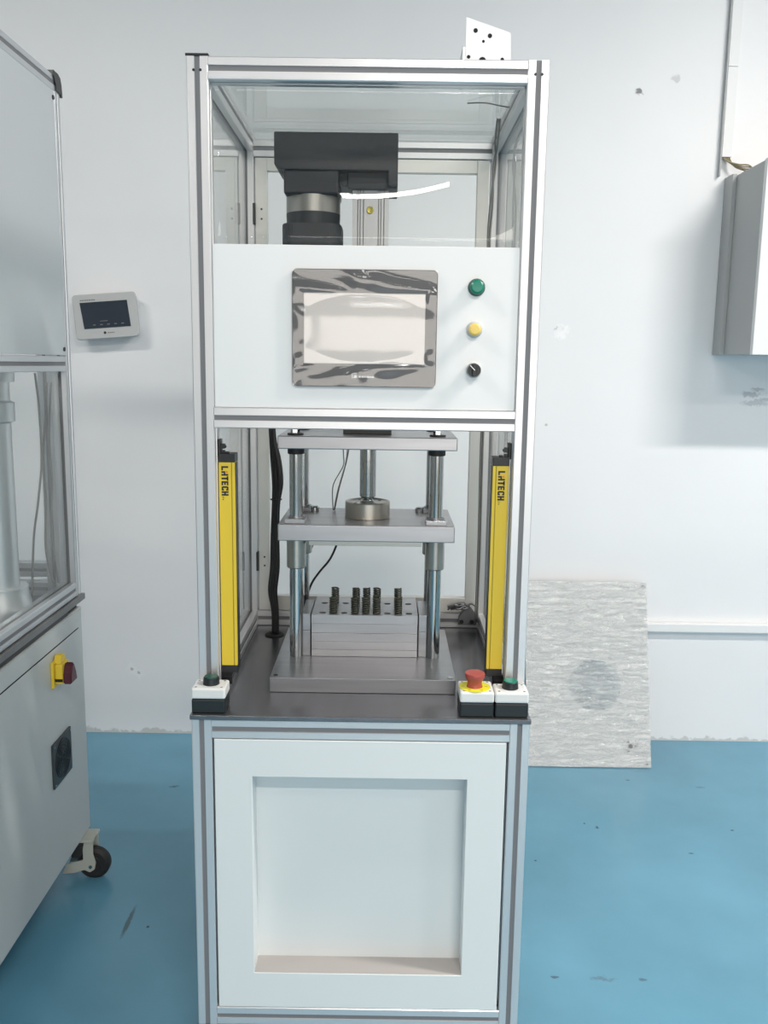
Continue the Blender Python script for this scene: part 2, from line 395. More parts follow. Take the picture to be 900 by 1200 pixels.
b.box(-.0245, -.0235, -.0046, -.0028, 1.4735, 1.4825); b.box(-.0245, -.0165, -.0046, -.0028, 1.4815, 1.4825); b.box(-.0245, -.0195, -.0046, -.0028, 1.4735, 1.4745)
b.box(-.0205, -.0155, -.0046, -.0028, 1.4735, 1.4785)
for k, w in enumerate((.003, .0035, .003, .004, .003, .0035)): b.box(-.011+k*.005, -.011+k*.005+w, -.0046, -.0028, 1.4738, 1.4772)
b.build('printed_mark', WHT, ts)
# lamps and selector
def lamp(z, lens, x, lab, r):
    p = B().lathe((x, .004, z), [(0, 0), (r+.0028, 0), (r+.0028, .003), (r+.001, .006), (r, .010), (0, .010)], 'y', 36).build('indicator_lamp', lens[1], mc, lab)
    B().lathe((x, -.0055, z), [(0, 0), (r-.0006, 0), (r-.001, .006), (r-.004, .0085), (0, .0092)], 'y', 36).build('lens', lens[0], p)
lamp(1.645, (GREEN, GREEND), .209, 'round green indicator lamp', .0135)
lamp(1.567, (YLENS, LGREY), .207, 'round amber indicator lamp', .0125)
sw = B().lathe((.208, .004, 1.491), [(0, 0), (.0150, 0), (.0150, .003), (.0135, .005), (.0, .005)], 'y', 36).build('selector_switch', LGREY, mc, 'black rotary selector with white pointer')
kb = B(); kb.lathe((.208, -.001, 1.491), [(0, 0), (.0130, 0), (.0122, .014), (0, .014)], 'y', 28); kb.box(.204, .212, -.022, -.012, 1.479, 1.503, .001)
k = kb.build('knob', BLACK, sw)
kb = B(); t = bmesh.new(); bmesh.ops.create_cube(t, size=1)
kb._add(t, Matrix.Translation((.2035, -.0225, 1.4955)) @ Matrix.Rotation(math.radians(-45), 4, 'Y') @ Matrix.Diagonal((.0016, .0012, .013, 1)))
kb.build('pointer', WHT, sw)

# bench top, lower cabinet
B().box(-.337, .336, -.063, .60, T-.010, T-.0002, .0015).build('bench_top', BENCH, mc, 'dark brushed steel bench top')
CB = T-.0102
for sx in (-1, 1):
    bar('cabinet_post', 'z', .129, CB, (sx*.3145, -.038), mc)
    bar('cabinet_post', 'z', .129, CB, (sx*.3145, .57), mc)
    bar('cabinet_side_beam', 'y', -.018, .55, (sx*.3145, .149), mc)
    B().box(sx*.3145-.003, sx*.3145+.003, -.018, .55, .169, CB).build('cabinet_side_panel', CABW, mc)
for z in (CB-.02, .149):
    bar('cabinet_beam', 'x', -.2945, .2945, (-.038, z), mc); bar('cabinet_beam', 'x', -.2945, .2945, (.57, z), mc)
B().box(-.2945, .2945, .565, .572, .169, CB-.04).build('cabinet_back_panel', CABW, mc)
# door with sunk pocket
x0, x1, z0, z1 = -.2905, .2895, .1705, .7625
def ring(x0, x1, z0, z1, y): return [(x0, y, z0), (x1, y, z0), (x1, y, z1), (x0, y, z1)]
t = bmesh.new()
R = [ring(x0, x1, z0, z1, -.038), ring(x0, x1, z0, z1, -.057), ring(x0+.0012, x1-.0012, z0+.0012, z1-.0012, -.0582), ring(-.2165, .2145, .2495, .685, -.0582), ring(-.2157, .2137, .2503, .6842, -.0574),
     ring(-.2157, .2137, .2503, .6842, -.004)]
V = [[t.verts.new(p) for p in r] for r in R]
for a, bb in zip(V, V[1:]):
    for i in range(4): t.faces.new((a[i], a[(i+1) % 4], bb[(i+1) % 4], bb[i]))
t.faces.new(V[-1])          # hollow pressed door, open at the back
bmesh.ops.recalc_face_normals(t, faces=t.faces[:])
cdoor = B()._add(t).build('cabinet_door', CABW, mc, 'white cabinet door with a sunk square pocket')
B().box(-.2150, .2130, -.0570, -.0042, .2503, .2512).build('pocket_ledge', mat('warm_grey_ledge', (.40, .375, .36), .7), cdoor, 'warm grey ledge of the pocket')  # thin ledge in a warmer, darker grey than the door, over the pocket floor
def caster(parent, x, y, zt, r=.036, m=CASTF, flip=1, parts=True):
    c = B(); c.box(x-.035, x+.035, y-.035, y+.035, zt-.006, zt, .001); c.cyl((x, y, zt-.022), .022, .016)
    for s in (-1, 1):
        c.prism([(x-.024*flip, zt-.022), (x+.020*flip, zt-.022), (x+.030*flip, .048), (x+.028*flip, .028), (x+.014*flip, .024), (x-.002*flip, .05)], y+s*.019-.0015, y+s*.019+.0015, 'y')
    cc = c.build('caster', m, parent)
    B().lathe((x+.020*flip, y+.015, r), [(0, 0), (r*.5, 0), (r*.55, .003), (r*.8, .003), (r, .006), (r, .024), (r*.8, .027), (r*.5, .027), (0, .030)], 'y', 32).build('wheel', RUB, cc)
    return cc
for sx in (-1, 1):
    for y in (-.0, .54): caster(mc, sx*.28, y, .129)

# rear door with hinges
rd = B().box(-.2865, -.2575, .552, .572, .8555, 1.992, .001).build('rear_door', LGREY, mc, 'open aluminium framed rear door leaf with a clear pane')
MATS['door_frame'] = DFR = mat('pale_aluminium', (.66, .65, .62), .42, .55)
rd.data.materials.clear(); rd.data.materials.append(DFR)
B().box(.256, .285, .552, .572, .8555, 1.992, .001).build('stile', DFR, rd)
B().box(-.2575, .256, .552, .572, 1.961, 1.992, .001).build('rail', DFR, rd)
B().box(-.2575, .256, .552, .572, .8555, .895, .001).build('rail', DFR, rd)
B().box(-.2575, .256, .563, .566, .895, 1.961).build('pane', ACRYD, rd)
for z in (1.860, .987):
    h = B(); h.box(-.2925, -.2865, .546, .560, z-.025, z+.025, .0005); h.build('hinge', HING, rd)
    for d in (-.0115, .0115): B().lathe((-.2715, .552, z+d), [(0, 0), (.0026, 0), (.002, .0009), (0, .0009)], 'y', 12).build('screw', HING, rd)
# corner bracket at the rear right
b = B(); b.prism([(.238, T+.012), (.286, T+.012), (.286, T+.040), (.268, T+.062), (.258, T+.062), (.240, T+.034)], .536, .549, 'y', .001)
cbk = b.build('corner_bracket', BRK, mc)
for x in (.247, .274): B().cyl((x, .536, T+.022), .0055, .004, 'y', 14).build('bolt', BLACK, cbk)
b = B()
for k in range(14):
    a = random.uniform(.205, .262); b.tube([(a, .54, T+.052+random.uniform(0, .012)), (a+.015, .535+random.uniform(-.01, .01), T+.064+random.uniform(-.008, .008)), (a+.03, .54, T+.056+random.uniform(0, .014))], .0025, 5, 3)
b.build('crumpled_tie', BRK, mc)['kind'] = 'stuff'
# grommet and cables
B().lathe((-.236, .467, T), [(.012, 0), (.023, 0), (.024, .002), (.020, .004), (.012, .003)], 'z', 32).build('grommet', RUB, mc)
b = B(); b.cyl((-.236, .467, T-.0001), .021, .0006, 'z', 28); b.build('cable_hole', HOLE, mc)

# ------------------------------------------------------------------ the press standing on the bench
pr = empty('press_stand', (0, .25, T), 'four column steel press with black belt drive, standing on the dark bench inside the frame', 'press')
b = B(); b.box(-.196, .196, .067, .430, T, .846, .0012); b.build('base_plate', STEEL, pr)
for x in (-.185, .185): B().cyl((x, .08, .846), .0055, .0012, 'z', 14).build('plate_screw', SHAFT, pr)
CX, CYF, CYB = .154, .2155, .372
for x in (-CX, CX):
    for y in (CYF, CYB):
        B().cyl((x, y, .8462), .0153, 1.319-.8462, 'z', 32).build('column', SHAFT, pr)
        B().lathe((x, y, 1.051), [(.0156, 0), (.0200, 0), (.0215, .002), (.0215, .068), (.0156, .068)], 'z', 32).build('bushing', BUSH, pr)
        f = B(); f.box(x-.0225, x+.0225, y-.033, y+.012, 1.1551, 1.165, .0008); f.lathe((x, y, 1.165), [(.0156, 0), (.019, 0), (.019, .003), (.0156, .003)], 'z', 24)
        f.build('flange', STEEL, pr)
        B().cyl((x, y, 1.3045), .0185, .0143, 'z', 28, .001).build('rubber_ring', RUB, pr)
        B().cyl((x, y-.012, 1.347), .0175, .004, 'z', 24).build('washer', BLACK, pr)
        B().cyl((x, y-.012, 1.351), .010, .008, 'z', 6).build('bolt', SHAFT, pr)
for x in (-1, 1):
    B().lathe((x*.124, .352, 1.1551), [(0, 0), (.011, 0), (.011, .010), (.008, .013), (0, .013)], 'z', 20).build('cap_screw', SHAFT, pr)
b = B(); b.box(-.190, .194, .170, .405, 1.119, 1.155, .0022, 3); b.build('sliding_plate', PLATE, pr)
b = B(); b.box(-.125, .123, .20, .37, 1.104, 1.1188, .0006); b.build('under_plate', BUSH, pr)
b = B(); b.box(-.189, .195, .170, .405, 1.319, 1.347, .0022, 3); b.build('head_plate', PLATE, pr)
b = B(); b.box(-.052, .054, .232, .335, 1.3471, 1.365, .001); b.build('cylinder_flange', BLACK, pr)
b = B()   # electric cylinder body: ribbed extrusion
xs = [-.036, -.0255, -.0235, -.0205, -.0185, -.0135, -.0115, .0185, .0205, .0235, .0255, .030, .032, .041]
poly = [(xs[0], .246)]
dep = False
for i, x in enumerate(xs):
    if i == 0: continue
    y = .246 if i % 2 else .251
    poly.append((x, poly[-1][1])); 
    poly.append((x, .258 if poly[-1][1] == .246 else .246))
poly = poly[:-1] + [(.041, .33), (-.036, .33)]
b.prism(poly, 1.365, 1.862, 'z'); b.build('cylinder_body', mat('dull_extrusion', (.50, .50, .51), .5, .7), pr, 'ribbed aluminium actuator body')
b = B(); b.lathe((.0015, .246, 1.822), [(0, 0), (.0075, 0), (.0075, .003), (.006, .004), (.003, .0035), (0, .0015)], 'y', 20); b.build('brass_screw', BRASS, pr)
b = B(); b.prism([(-.196, 1.903), (-.196, 1.967), (.059, 1.967), (.059, 1.866), (.040, 1.866), (.040, 1.894), (-.185, 1.894)], .20, .345, 'y', .0012)
bh = b.build('belt_housing', MOTOR, pr, 'black belt drive housing')
for x in (-.165, .042): B().lathe((x, .215, 1.967), [(0, 0), (.004, 0), (.004, .003), (0, .004)], 'z', 12).build('cover_screw', MOTOR, bh)
b = B(); b.box(-.1955, .0585, .1992, .2005, 1.9085, 1.9100); b.build('seam', BLACK, bh)
b = B(); b.box(-.045, .059, .225, .34, 1.862, 1.8938, .001); b.box(-.075, -.045, .235, .33, 1.872, 1.8938, .001); b.cyl((-.052, .232, 1.872), .006, .008, 'y', 12); b.build('mounting_flange', MOTOR, pr)
b = B(); b.box(-.177, -.063, .203, .317, 1.846, 1.8938, .004); b.build('motor_adapter', MOTOR, pr)
b = B(); b.lathe((-.12, .26, 1.813), [(0, 0), (.0575, 0), (.0575, .034), (0, .034)], 'z', 48); b.build('gear_ring', BAND, pr, 'satin metal gear ring')
b = B(); b.lathe((-.12, .26, 1.775), [(0, 0), (.056, 0), (.0575, .038), (0, .038)], 'z', 48); b.prism(rrect(-.1825, -.0575, .1975, .3225, .028, 8), 1.60, 1.788, 'z', .002)
mo = b.build('servo_motor', MOTOR, pr, 'black servo motor body')
b = B(); b.cyl((-.105, .1975, 1.772), .005, .001, 'y', 14); b.build('screw', BLACK, mo)
# ram, neck and ball joint
b = B(); b.lathe((.002, .285, 1.200), [(0, 0), (.015, 0), (.0185, .0035), (.0185, .008), (.0182, .0082), (.0182, .0088), (.0185, .009), (.0185, .054), (.0180, .0545), (.0180, .0555), (.0185, .056), (.0185, .083), (.0180, .0835), (.0180, .0845), (.0185, .085), (.0185, .119), (0, .119)], 'z', 36)
b.build('ram', SHAFT, pr)
b = B(); b.lathe((.002, .285, 1.1925), [(0, 0), (.0135, 0), (.0125, .003), (.0085, .005), (.0095, .0078), (0, .0078)], 'z', 24); b.build('ball_joint', SHAFT, pr)
b = B(); b.lathe((.002, .285, 1.1551), [(0, 0), (.0505, 0), (.0513, .001), (.0513, .0345), (.0495, .037), (.047, .037), (.044, .0345), (.018, .0345), (.015, .038), (0, .038)], 'z', 56); b.build('press_puck', PUCK, pr, 'thick turned steel puck')
for k in range(4):
    a = k*PI/2+.6; B().cyl((.002+.033*math.cos(a), .285+.033*math.sin(a), 1.1894), .0035, .0008, 'z', 12).build('puck_screw', BLACK, pr)

# spring test block
sb = empty('spring_block', (0, .29, .846), 'low layered steel block drilled with two rows of holes, on the press base plate', 'block')
lay = [.8462, .862, .881, .9005, .923, .943]
for k in range(5):
    b = B(); j = (.0, .0012, .0004, .0014, .0006)[k]
    if k < 4: b.box(-.120, .119, .209+j, .368, lay[k], lay[k+1]-.0003, .0007); b.build('layer', PLATE, sb)
    else:
        # drilled top layer: plate with sunk holes
        t = bmesh.new(); xs9 = [-.0965+.0245*i for i in range(9)]; xe = [-.120]+[(xs9[i]+xs9[i+1])/2 for i in range(8)]+[.119]
        ys2 = [.228, .310]; ye = [.209, .269, .368]
        def vv(x, y, z, cache={}):
            key = (round(x, 5), round(y, 5), round(z, 5))
            if key not in cache: cache[key] = t.verts.new((x, y, z))
            return cache[key]
        N = 16
        for ix in range(9):
            for iy in range(2):
                cx, cy = xs9[ix], ys2[iy]; X0, X1, Y0, Y1 = xe[ix], xe[ix+1], ye[iy], ye[iy+1]; r = .0078
                o = []; c = []; dn_ = []
                for q in range(N):
                    a = 2*PI*(q+.5)/N; dx, dy = math.cos(a), math.sin(a)
                    s_ = min(((X1-cx) if dx > 0 else (cx-X0))/abs(dx), ((Y1-cy) if dy > 0 else (cy-Y0))/abs(dy))
                    o.append(t.verts.new((cx+dx*s_, cy+dy*s_, .943))); c.append(t.verts.new((cx+r*dx, cy+r*dy, .943))); dn_.append(t.verts.new((cx+r*dx, cy+r*dy, .926)))
                cor = {}
                for q in range(N):
                    q2 = (q+1) % N; p, p2 = o[q].co, o[q2].co
                    if abs(p.x-p2.x) > 1e-7 and abs(p.y-p2.y) > 1e-7:
                        cc = t.verts.new((X1 if max(p.x, p2.x) > cx+.0001 and max(p.x, p2.x) >= X1-1e-6 else X0, Y1 if max(p.y, p2.y) >= Y1-1e-6 else Y0, .943))
                        t.faces.new((o[q], cc, o[q2], c[q2], c[q]))
                    else: t.faces.new((o[q], o[q2], c[q2], c[q]))
                    t.faces.new((c[q], c[q2], dn_[q2], dn_[q]))
                f = t.faces.new(dn_); f.material_index = 1
        for (a, b2) in (((-.120, .209), (.119, .209)), ((.119, .209), (.119, .368)), ((.119, .368), (-.120, .368)), ((-.120, .368), (-.120, .209))):
            t.faces.new([t.verts.new((a[0], a[1], .9232)), t.verts.new((b2[0], b2[1], .9232)), t.verts.new((b2[0], b2[1], .943)), t.verts.new((a[0], a[1], .943))])
        bmesh.ops.recalc_face_normals(t, faces=t.faces[:])
        bb = B(); me = bpy.data.meshes.new('tmp'); t.to_mesh(me); t.free(); bb.bm.from_mesh(me); bb.build('drilled_top', [PLATE, HOLE], sb)
for s in (-1, 1):
    b = B(); b.box(*( (.1215, .143) if s > 0 else (-.143, -.1225)), .214, .34, .8462, .905, .0008); b.box(*((.1215, .143) if s > 0 else (-.143, -.1225)), .214, .34, .9055, .943, .0008)
    b.build('side_cheek', STEEL, sb)
# springs
def spring_mesh(r=.0076, wire=.0021, h=.057, turns=10):
    b = B(); pts = []
    n = turns*10
    for i in range(n+1):
        a = 2*PI*turns*i/n; u = i/n
        z = h*(u)
        pts.append((r*math.cos(a), r*math.sin(a), wire+z*(1-2*wire/h)))
    b.tube(pts, wire, 6, 1)
    return b
sp0 = None
words = ['leftmost', 'second from the left, left of the middle cluster of', 'middle', 'second from the right, right of the middle cluster of', 'rightmost']
nm = {0: 'standing alone at the left end', 1: 'leftmost of the close middle three', 2: 'centre of the close middle three', 3: 'rightmost of the close middle three', 4: 'standing alone at the right end'}
for iy, (yy, rw) in enumerate(((.228, 'front row'), (.310, 'rear row'))):
    for q, ix in enumerate((1, 3, 4, 5, 7)):
        if sp0 is None:
            sp0 = spring_mesh().build('coil_spring', SPR); o = sp0
        else:
            o = sp0.copy(); COL.objects.link(o)
        x = -.0965+.0245*ix
        o.location = (x, yy, .9262); o.rotation_euler.z = random.uniform(0, 6.28)
        if ix == 1 and iy == 0: o.rotation_euler.x = 0
        tag(o, f'dark coil spring, {rw} of block, {nm[q]}', 'spring', 'coil springs standing in the steel block')

# ------------------------------------------------------------------ light curtains
GL = {'L': [(0, 0, .27, 1), (.27, 0, .64, .24)], 'H': [(0, 0, .27, 1), (.43, 0, .70, 1), (.27, .38, .43, .62)], 'h': [(0, 0, .27, .55), (.43, 0, .70, 1), (.27, .34, .43, .58)],
      'T': [(.21, 0, .49, 1), (0, .77, .7, 1)], 'E': [(0, 0, .27, 1), (.27, 0, .64, .22), (.27, .39, .58, .61), (.27, .78, .64, 1)], 'C': [(0, .12, .26, .88), (.1, 0, .66, .22), (.1, .78, .66, 1), (.42, .2, .67, .34), (.42, .66, .67, .8)]}
def curtain(sx, label):
    xo, xi = (-.287, -.2555) if sx < 0 else (.2855, .2540)      # post side, inner side
    a, c = min(xo, xi), max(xo, xi)
    g = empty('light_curtain', ((a+c)/2, .04, .87), label, 'safety sensor', 'yellow light curtain bars inside the front posts')
    y0 = .022
    gi = xi-sx*-.0 
    # body with a lengthwise groove near the inner edge
    def gx(d): return xi + (-d if sx > 0 else d)*(-1)
    w = c-a
    if sx < 0: poly = [(a, y0), (c-.0072, y0), (c-.0072, y0+.002), (c-.0052, y0+.002), (c-.0052, y0), (c, y0), (c, y0+.036), (a, y0+.036)]
    else: poly = [(a, y0), (a+.0052, y0), (a+.0052, y0+.002), (a+.0072, y0+.002), (a+.0072, y0), (c, y0), (c, y0+.036), (a, y0+.036)]
    b = B(); b.prism(poly, .888, 1.305, 'z'); b.build('bar_body', YEL, g)
    gxx = (c-.0070, c-.0054) if sx < 0 else (a+.0054, a+.0070)
    B().box(*gxx, y0+.0012, y0+.0019, .889, 1.304).build('groove', YELD, g)
    xin = (c, c+.0012) if sx < 0 else (a-.0012, a)
    B().box(*xin, y0+.006, y0+.030, .889, 1.304).build('lens_strip', BLACK, g)
    b = B(); b.box(a-.0004, c+.0004, y0-.0004, y0+.0365, 1.305, 1.322, .001); b.box((a+c)/2-.004, (a+c)/2+.004, y0+.006, y0+.014, 1.322, 1.326, .001); b.build('end_cap', BLACK, g)
    b = B(); b.box(a-.0004, c+.0004, y0-.0004, y0+.0365, .872, .888, .001); b.build('end_cap', BLACK, g)
    pf = sx*.2895
    b = B()   # top bracket screwed to the post
    xx = sorted((pf, sx*.2835)); b.box(xx[0], xx[1], y0+.004, y0+.026, 1.318, 1.350, .001)
    xx = sorted((sx*.2845, sx*.276)); b.box(xx[0], xx[1], y0+.008, y0+.018, 1.331, 1.341, .001); b.box(xx[0], xx[1], y0+.010, y0+.018, 1.3225, 1.328)
    b.cyl((sx*.275, y0+.006, 1.336), .0035, .006, 'y', 12)
    b.build('mounting_bracket', BLACK, g)
    b = B(); xx = sorted((pf, sx*.268)); b.box(xx[0], xx[1], y0+.006, y0+.030, .862, .8718, .001); b.box(xx[0], xx[1], y0+.006, y0+.010, .845, .862, .001)
    b.cyl((sx*.276, y0+.006, .853), .006, .004, 'y', 12); b.build('mounting_bracket', BLACK, g)
    # printed word reading downwards, tops of letters to the right
    b = B(); H = .0135; xl = (a+.0052) if sx < 0 else (a+.0105); z = 1.2975 if sx < 0 else 1.2955; sc = .0128
    b2 = B()
    for ch in 'LhTECH':
        for (u0, v0, u1, v1) in GL[ch]: b.box(xl+v0*H, xl+v1*H, y0-.0004, y0+.0002, z-u1*sc, z-u0*sc)
        if ch == 'h': b2.box(xl+.62*H, xl+.92*H, y0-.0004, y0+.0002, z-.26*sc, z-.0*sc)
        z -= .78*sc
    z -= .001
    for (v0, v1, dz) in ((.1, .22, 0), (.28, .36, -.001), (.12, .3, -.0045)): b.box(xl+v0*H, xl+v1*H, y0-.0004, y0+.0002, z+dz-.0016, z+dz)
    b.build('printed_word', INK, g); b2.build('printed_dot', ORG, g)
    return g
curtain(-1, 'yellow light curtain bar with black lettering on the left front post')
curtain(1, 'yellow light curtain bar with black lettering on the right front post')
tag(B().tube([(.287, .046, 1.31), (.2885, .05, 1.2), (.2865, .05, 1.08), (.2885, .05, .99), (.287, .047, .92), (.2875, .05, .83)], .0016, 6).build('sensor_cable', GWIRE), 'thin grey cable running down behind the right yellow light curtain', 'cable')

# ------------------------------------------------------------------ control boxes on the bench front
def cbox(name, x0, x1, label, cat, group):
    y0, y1 = -.0545, .0125 if x0 > .26 or x0 < 0 else .0125
    y1 = -.0015 if abs(x0) > .25 else .012
    g = empty(name, ((x0+x1)/2, -.02, T), label, cat, group)
    B().box(x0, x1, y0, y1, T, T+.0295, .003).build('box_base', BOXB, g)
    b = B(); b.box(x0-.0004, x1+.0004, y0-.0004, y1+.0004, T+.0297, T+.052, .0042, 3); b.build('box_lid', BOXW, g)
    for x in (x0+.008, x1-.008):
        for y in (y0+.008, y1-.008): B().cyl((x, y, T+.052), .0024, .0003, 'z', 10).build('lid_screw', INKG, g)
    return g
def pushbutton(g, x, y, top):
    b = B(); b.lathe((x, y, T+.052), [(0, 0), (.0165, 0), (.0160, .004), (.0152, .0135), (.0140, .0145), (0, .0145)], 'z', 36); p = b.build('push_button', BOXB, g)
    B().lathe((x, y, T+.0665), [(0, 0), (.0136, 0), (.0130, .0018), (0, .0022)], 'z', 32).build('button_face', top, p)
g = cbox('push_button_box', -.3345, -.268, 'white and black push button box on the left front corner of the bench', 'control box', 'push button boxes on the bench')
pushbutton(g, -.300, -.026, GREEND)
g = cbox('push_button_box', .2645, .3305, 'white and black box with green push button on the right front corner', 'control box', 'push button boxes on the bench')
pushbutton(g, .297, -.026, GREEN)
g = cbox('emergency_stop_box', .1955, .2625, 'white and black box with red mushroom stop button on yellow ring', 'control box', None)
ex, ey = .226, -.024
B().lathe((ex, ey, T+.0521), [(0, 0), (.031, 0), (.031, .0012), (0, .0012)], 'z', 48).build('warning_ring', RYEL, g, 'yellow warning ring')
es = B().lathe((ex, ey, T+.0534), [(0, 0), (.016, 0), (.0145, .004), (.0145, .010), (.0165, .014), (.0195, .020), (.0202, .026), (.0192, .0285), (0, .0305)], 'z', 40).build('mushroom_button', RED, g, 'red mushroom button')
b = B()
for a in range(0, 330, 60):
    r_ = math.radians(a); b.box(ex+.023*math.cos(r_)-.003, ex+.023*math.cos(r_)+.003, ey+.023*math.sin(r_)-.0008, ey+.023*math.sin(r_)+.0008, T+.0532, T+.0535)
b.build('ring_print', INKG, g)

# ------------------------------------------------------------------ cables
b = B()
for k, (dx, dy, r) in enumerate(((0, 0, .0052), (.009, .003, .0048), (.002, .010, .005), (-.006, .004, .0042), (.006, -.005, .0038))):
    w = .35+.65*1
    P = [(-.241+dx*.7, .467+dy, 1.40), (-.239+dx*.6, .467+dy, 1.32), (-.232+dx*1.25, .467+dy, 1.26), (-.228+dx*1.3, .465+dy, 1.205), (-.232+dx*.8, .466+dy, 1.15), (-.235+dx*.9, .466+dy, 1.07), (-.236+dx*1.05, .466+dy, .99), (-.242+dx, .466+dy, .93), (-.236+dx*.7, .466+dy*.8, .88), (-.235+dx*.6, .466+dy*.6, .8185)]
    b.tube(P, r, 8, 5)
b.lathe((-.230, .469, 1.163), [(.0125, 0), (.0148, .0), (.0148, .002), (.0125, .002)], 'z', 18)
tag(b.build('cable_bundle', RUB), 'thick black cable bundle dropping into the bench grommet at the rear left', 'cable')
tag(B().tube([(-.060, .36, 1.3185), (-.057, .36, 1.285), (-.058, .36, 1.262), (-.078, .36, 1.225), (-.083, .36, 1.20), (-.081, .36, 1.157)], .0013, 6).build('sensor_wire', GWIRE), 'thin bowed grey wire between the upper press plates, left of the ram', 'wire')
b = B(); b.tube([(-.047, .36, 1.3185), (-.052, .36, 1.27), (-.070, .36, 1.205), (-.079, .36, 1.157)], .0013, 6); b.tube([(-.042, .365, 1.3185), (-.051, .365, 1.27), (-.068, .365, 1.205), (-.0775, .362, 1.157)], .0013, 6)
tag(b.build('sensor_wire', GWIRE), 'pair of straight grey wires beside the bowed wire, left of the ram', 'wire')
tag(B().tube([(-.070, .42, 1.10), (-.076, .43, 1.06), (-.094, .43, 1.02), (-.118, .43, .99), (-.14, .43, .955), (-.155, .43, .90), (-.165, .45, .818)], .0027, 8).build('black_cable', RUB), 'black cable curving down behind the left columns under the sliding plate', 'cable')
b = B(); b.tube([(-.118, .41, 1.10), (-.126, .42, 1.075), (-.140, .42, 1.045), (-.150, .42, 1.02), (-.155, .42, .90), (-.158, .44, .818)], .0014, 6); b.tube([(-.122, .41, 1.10), (-.132, .42, 1.07), (-.142, .42, 1.055), (-.150, .42, 1.0), (-.16, .42, .88), (-.15, .44, .818)], .0014, 6)
tag(b.build('sensor_wire', GWIRE), 'thin grey wires below the sliding plate at the left rear column', 'wire')
b = B()
for k, (dx, r) in enumerate(((0, .0024), (.005, .0026))):
    b.tube([(.275+dx, .33, 2.030), (.283+dx, .43, 2.005-.01*k), (.288-dx, .45, 1.96), (.279+dx, .45, 1.88), (.276+dx, .46, 1.80), (.279+dx, .46, 1.70), (.280+dx, .47, 1.55), (.276+dx, .47, 1.30), (.2785+dx, .48, 1.05), (.278+dx, .49, .8585)], r, 6, 5)
tag(b.build('hanging_cable', GWIRE), 'pair of grey cables hanging down the right rear post inside the frame', 'cable')
tag(B().tube([(.20, .22, 2.0315), (.235, .20, 2.027), (.27, .21, 2.024), (.288, .24, 2.030)], .0014, 6).build('loose_wire', GWIRE), 'short loose wire lying under the clear top pane at the right', 'wire')

# ------------------------------------------------------------------ bracket plate on top
b = B(); b.prism([(.1835, 2.0385), (.272, 2.0385), (.269, 2.126), (.1835, 2.153)], .100, .106, 'y', .0008)
br = b.build('bracket_plate', BWHITE); tag(br, 'white drilled bracket plate with sloping top edge, standing on top of the machine', 'bracket')
b = B(); b.box(.178, .1833, .098, .16, 2.0385, 2.10, .001); b.build('side_flange', ALUZ, br)
for (x, z, r) in ((.202, 2.129, .0042), (.2295, 2.120, .0042), (.2175, 2.110, .0026), (.2165, 2.0755, .0068), (.190, 2.082, .0034), (.2545, 2.078, .0034)): B().cyl((x, .1001, z), r, .0004, 'y', 18).build('drilled_hole', HOLE, br)

# ------------------------------------------------------------------ left machine
XL = -.82
lm = empty('grey_machine', (-1.15, .25, 0), 'grey sheet metal machine with framed window at the left edge', 'machine')
LT = .8455
for (x, y) in ((XL-.02, .715), (XL-.02, -.28), (-1.46, .715), (-1.46, -.28)):
    bar('post', 'z', LT, 2.178, (x, y), lm, m=ALUZ)
bar('post', 'z', LT, 2.178, (XL-.06, .715), lm, m=ALUZ)
for x in (XL-.02, -1.46): bar('top_beam', 'y', -.30, .735, (x, 2.198), lm, m=ALUZ)
for y in (.715, -.28): bar('top_beam', 'x', -1.44, XL-.04, (y, 2.198), lm, m=ALUZ)
B().prism([(.7352, 2.174), (.752, 2.176), (.748, 2.206), (.741, 2.222), (.725, 2.2285), (.692, 2.2285), (.690, 2.2185), (.7352, 2.2185)], XL-.042, XL+.002, 'x', .001).prism([(.692, 2.2285), (.690, 2.213), (.703, 2.195), (.703, 2.182), (.748, 2.178), (.744, 2.206), (.737, 2.221)], XL+.0003, XL+.003, 'x', .0005).build('corner_cap', BLACK, lm)
up = B().box(XL-.010, XL-.0005, -.26, .698, 1.512, 2.1775, .001).build('side_panel', GREYW, lm, 'large plain grey upper side panel')
for z in (2.160, 1.528): B().cyl((XL-.0005, .685, z), .0055, .003, 'x', 14).build('panel_screw', HING, up)
bar('middle_beam', 'y', -.26, .695, (XL-.02, 1.4895), lm, m=ALUZ); bar('lower_beam', 'y', -.26, .695, (XL-.02, LT+.0205), lm, m=ALUZ)
for (a_, c_) in (((.715), 1.4895), ((.715), LT+.0205), ((-.28), 1.4895), ((-.28), LT+.0205)): bar('cross_beam', 'x', -1.44, XL-.08 if a_ > 0 else XL-.04, (a_, c_), lm, m=ALUZ)
bar('cross_beam', 'x', -1.44, XL-.08, (.715, LT+.075), lm, m=ALUZ)
B().box(XL-.022, XL-.019, -.26, .694, LT+.041, 1.469).build('window_pane', ACRYS, lm)
B().box(-1.485, XL+.0085, -.31, .741, LT-.0175, LT-.0003, .0015).build('bench_top', mat('worn_bench', (.20, .20, .20), .35, .7, var=((6, 6, 6), .25)), lm)
B().box(-1.46, XL-.010, -.29, .72, .808, LT-.018).build('rubber_strip', RUB, lm)
B().box(XL-.008, XL+.001, -.29, .62, .8125, .8275, .001).build('edge_trim', HING, lm)
b = B(); b.box(-1.48, XL-.002, -.30, .735, .131, .808, .004); cb = b.build('cabinet', GREYC, lm)
for (z0_, z1_) in ((.7555, .805), (.140, .7515)): B().box(XL-.0019, XL+.0002, -.28, .699, z0_, z1_, .0008).build('cabinet_panel', GREYC, cb)
b = B(); b.box(XL-.0025, XL-.0005, -.28, .70, .7515, .7555); b.build('panel_gap', HOLE, cb)
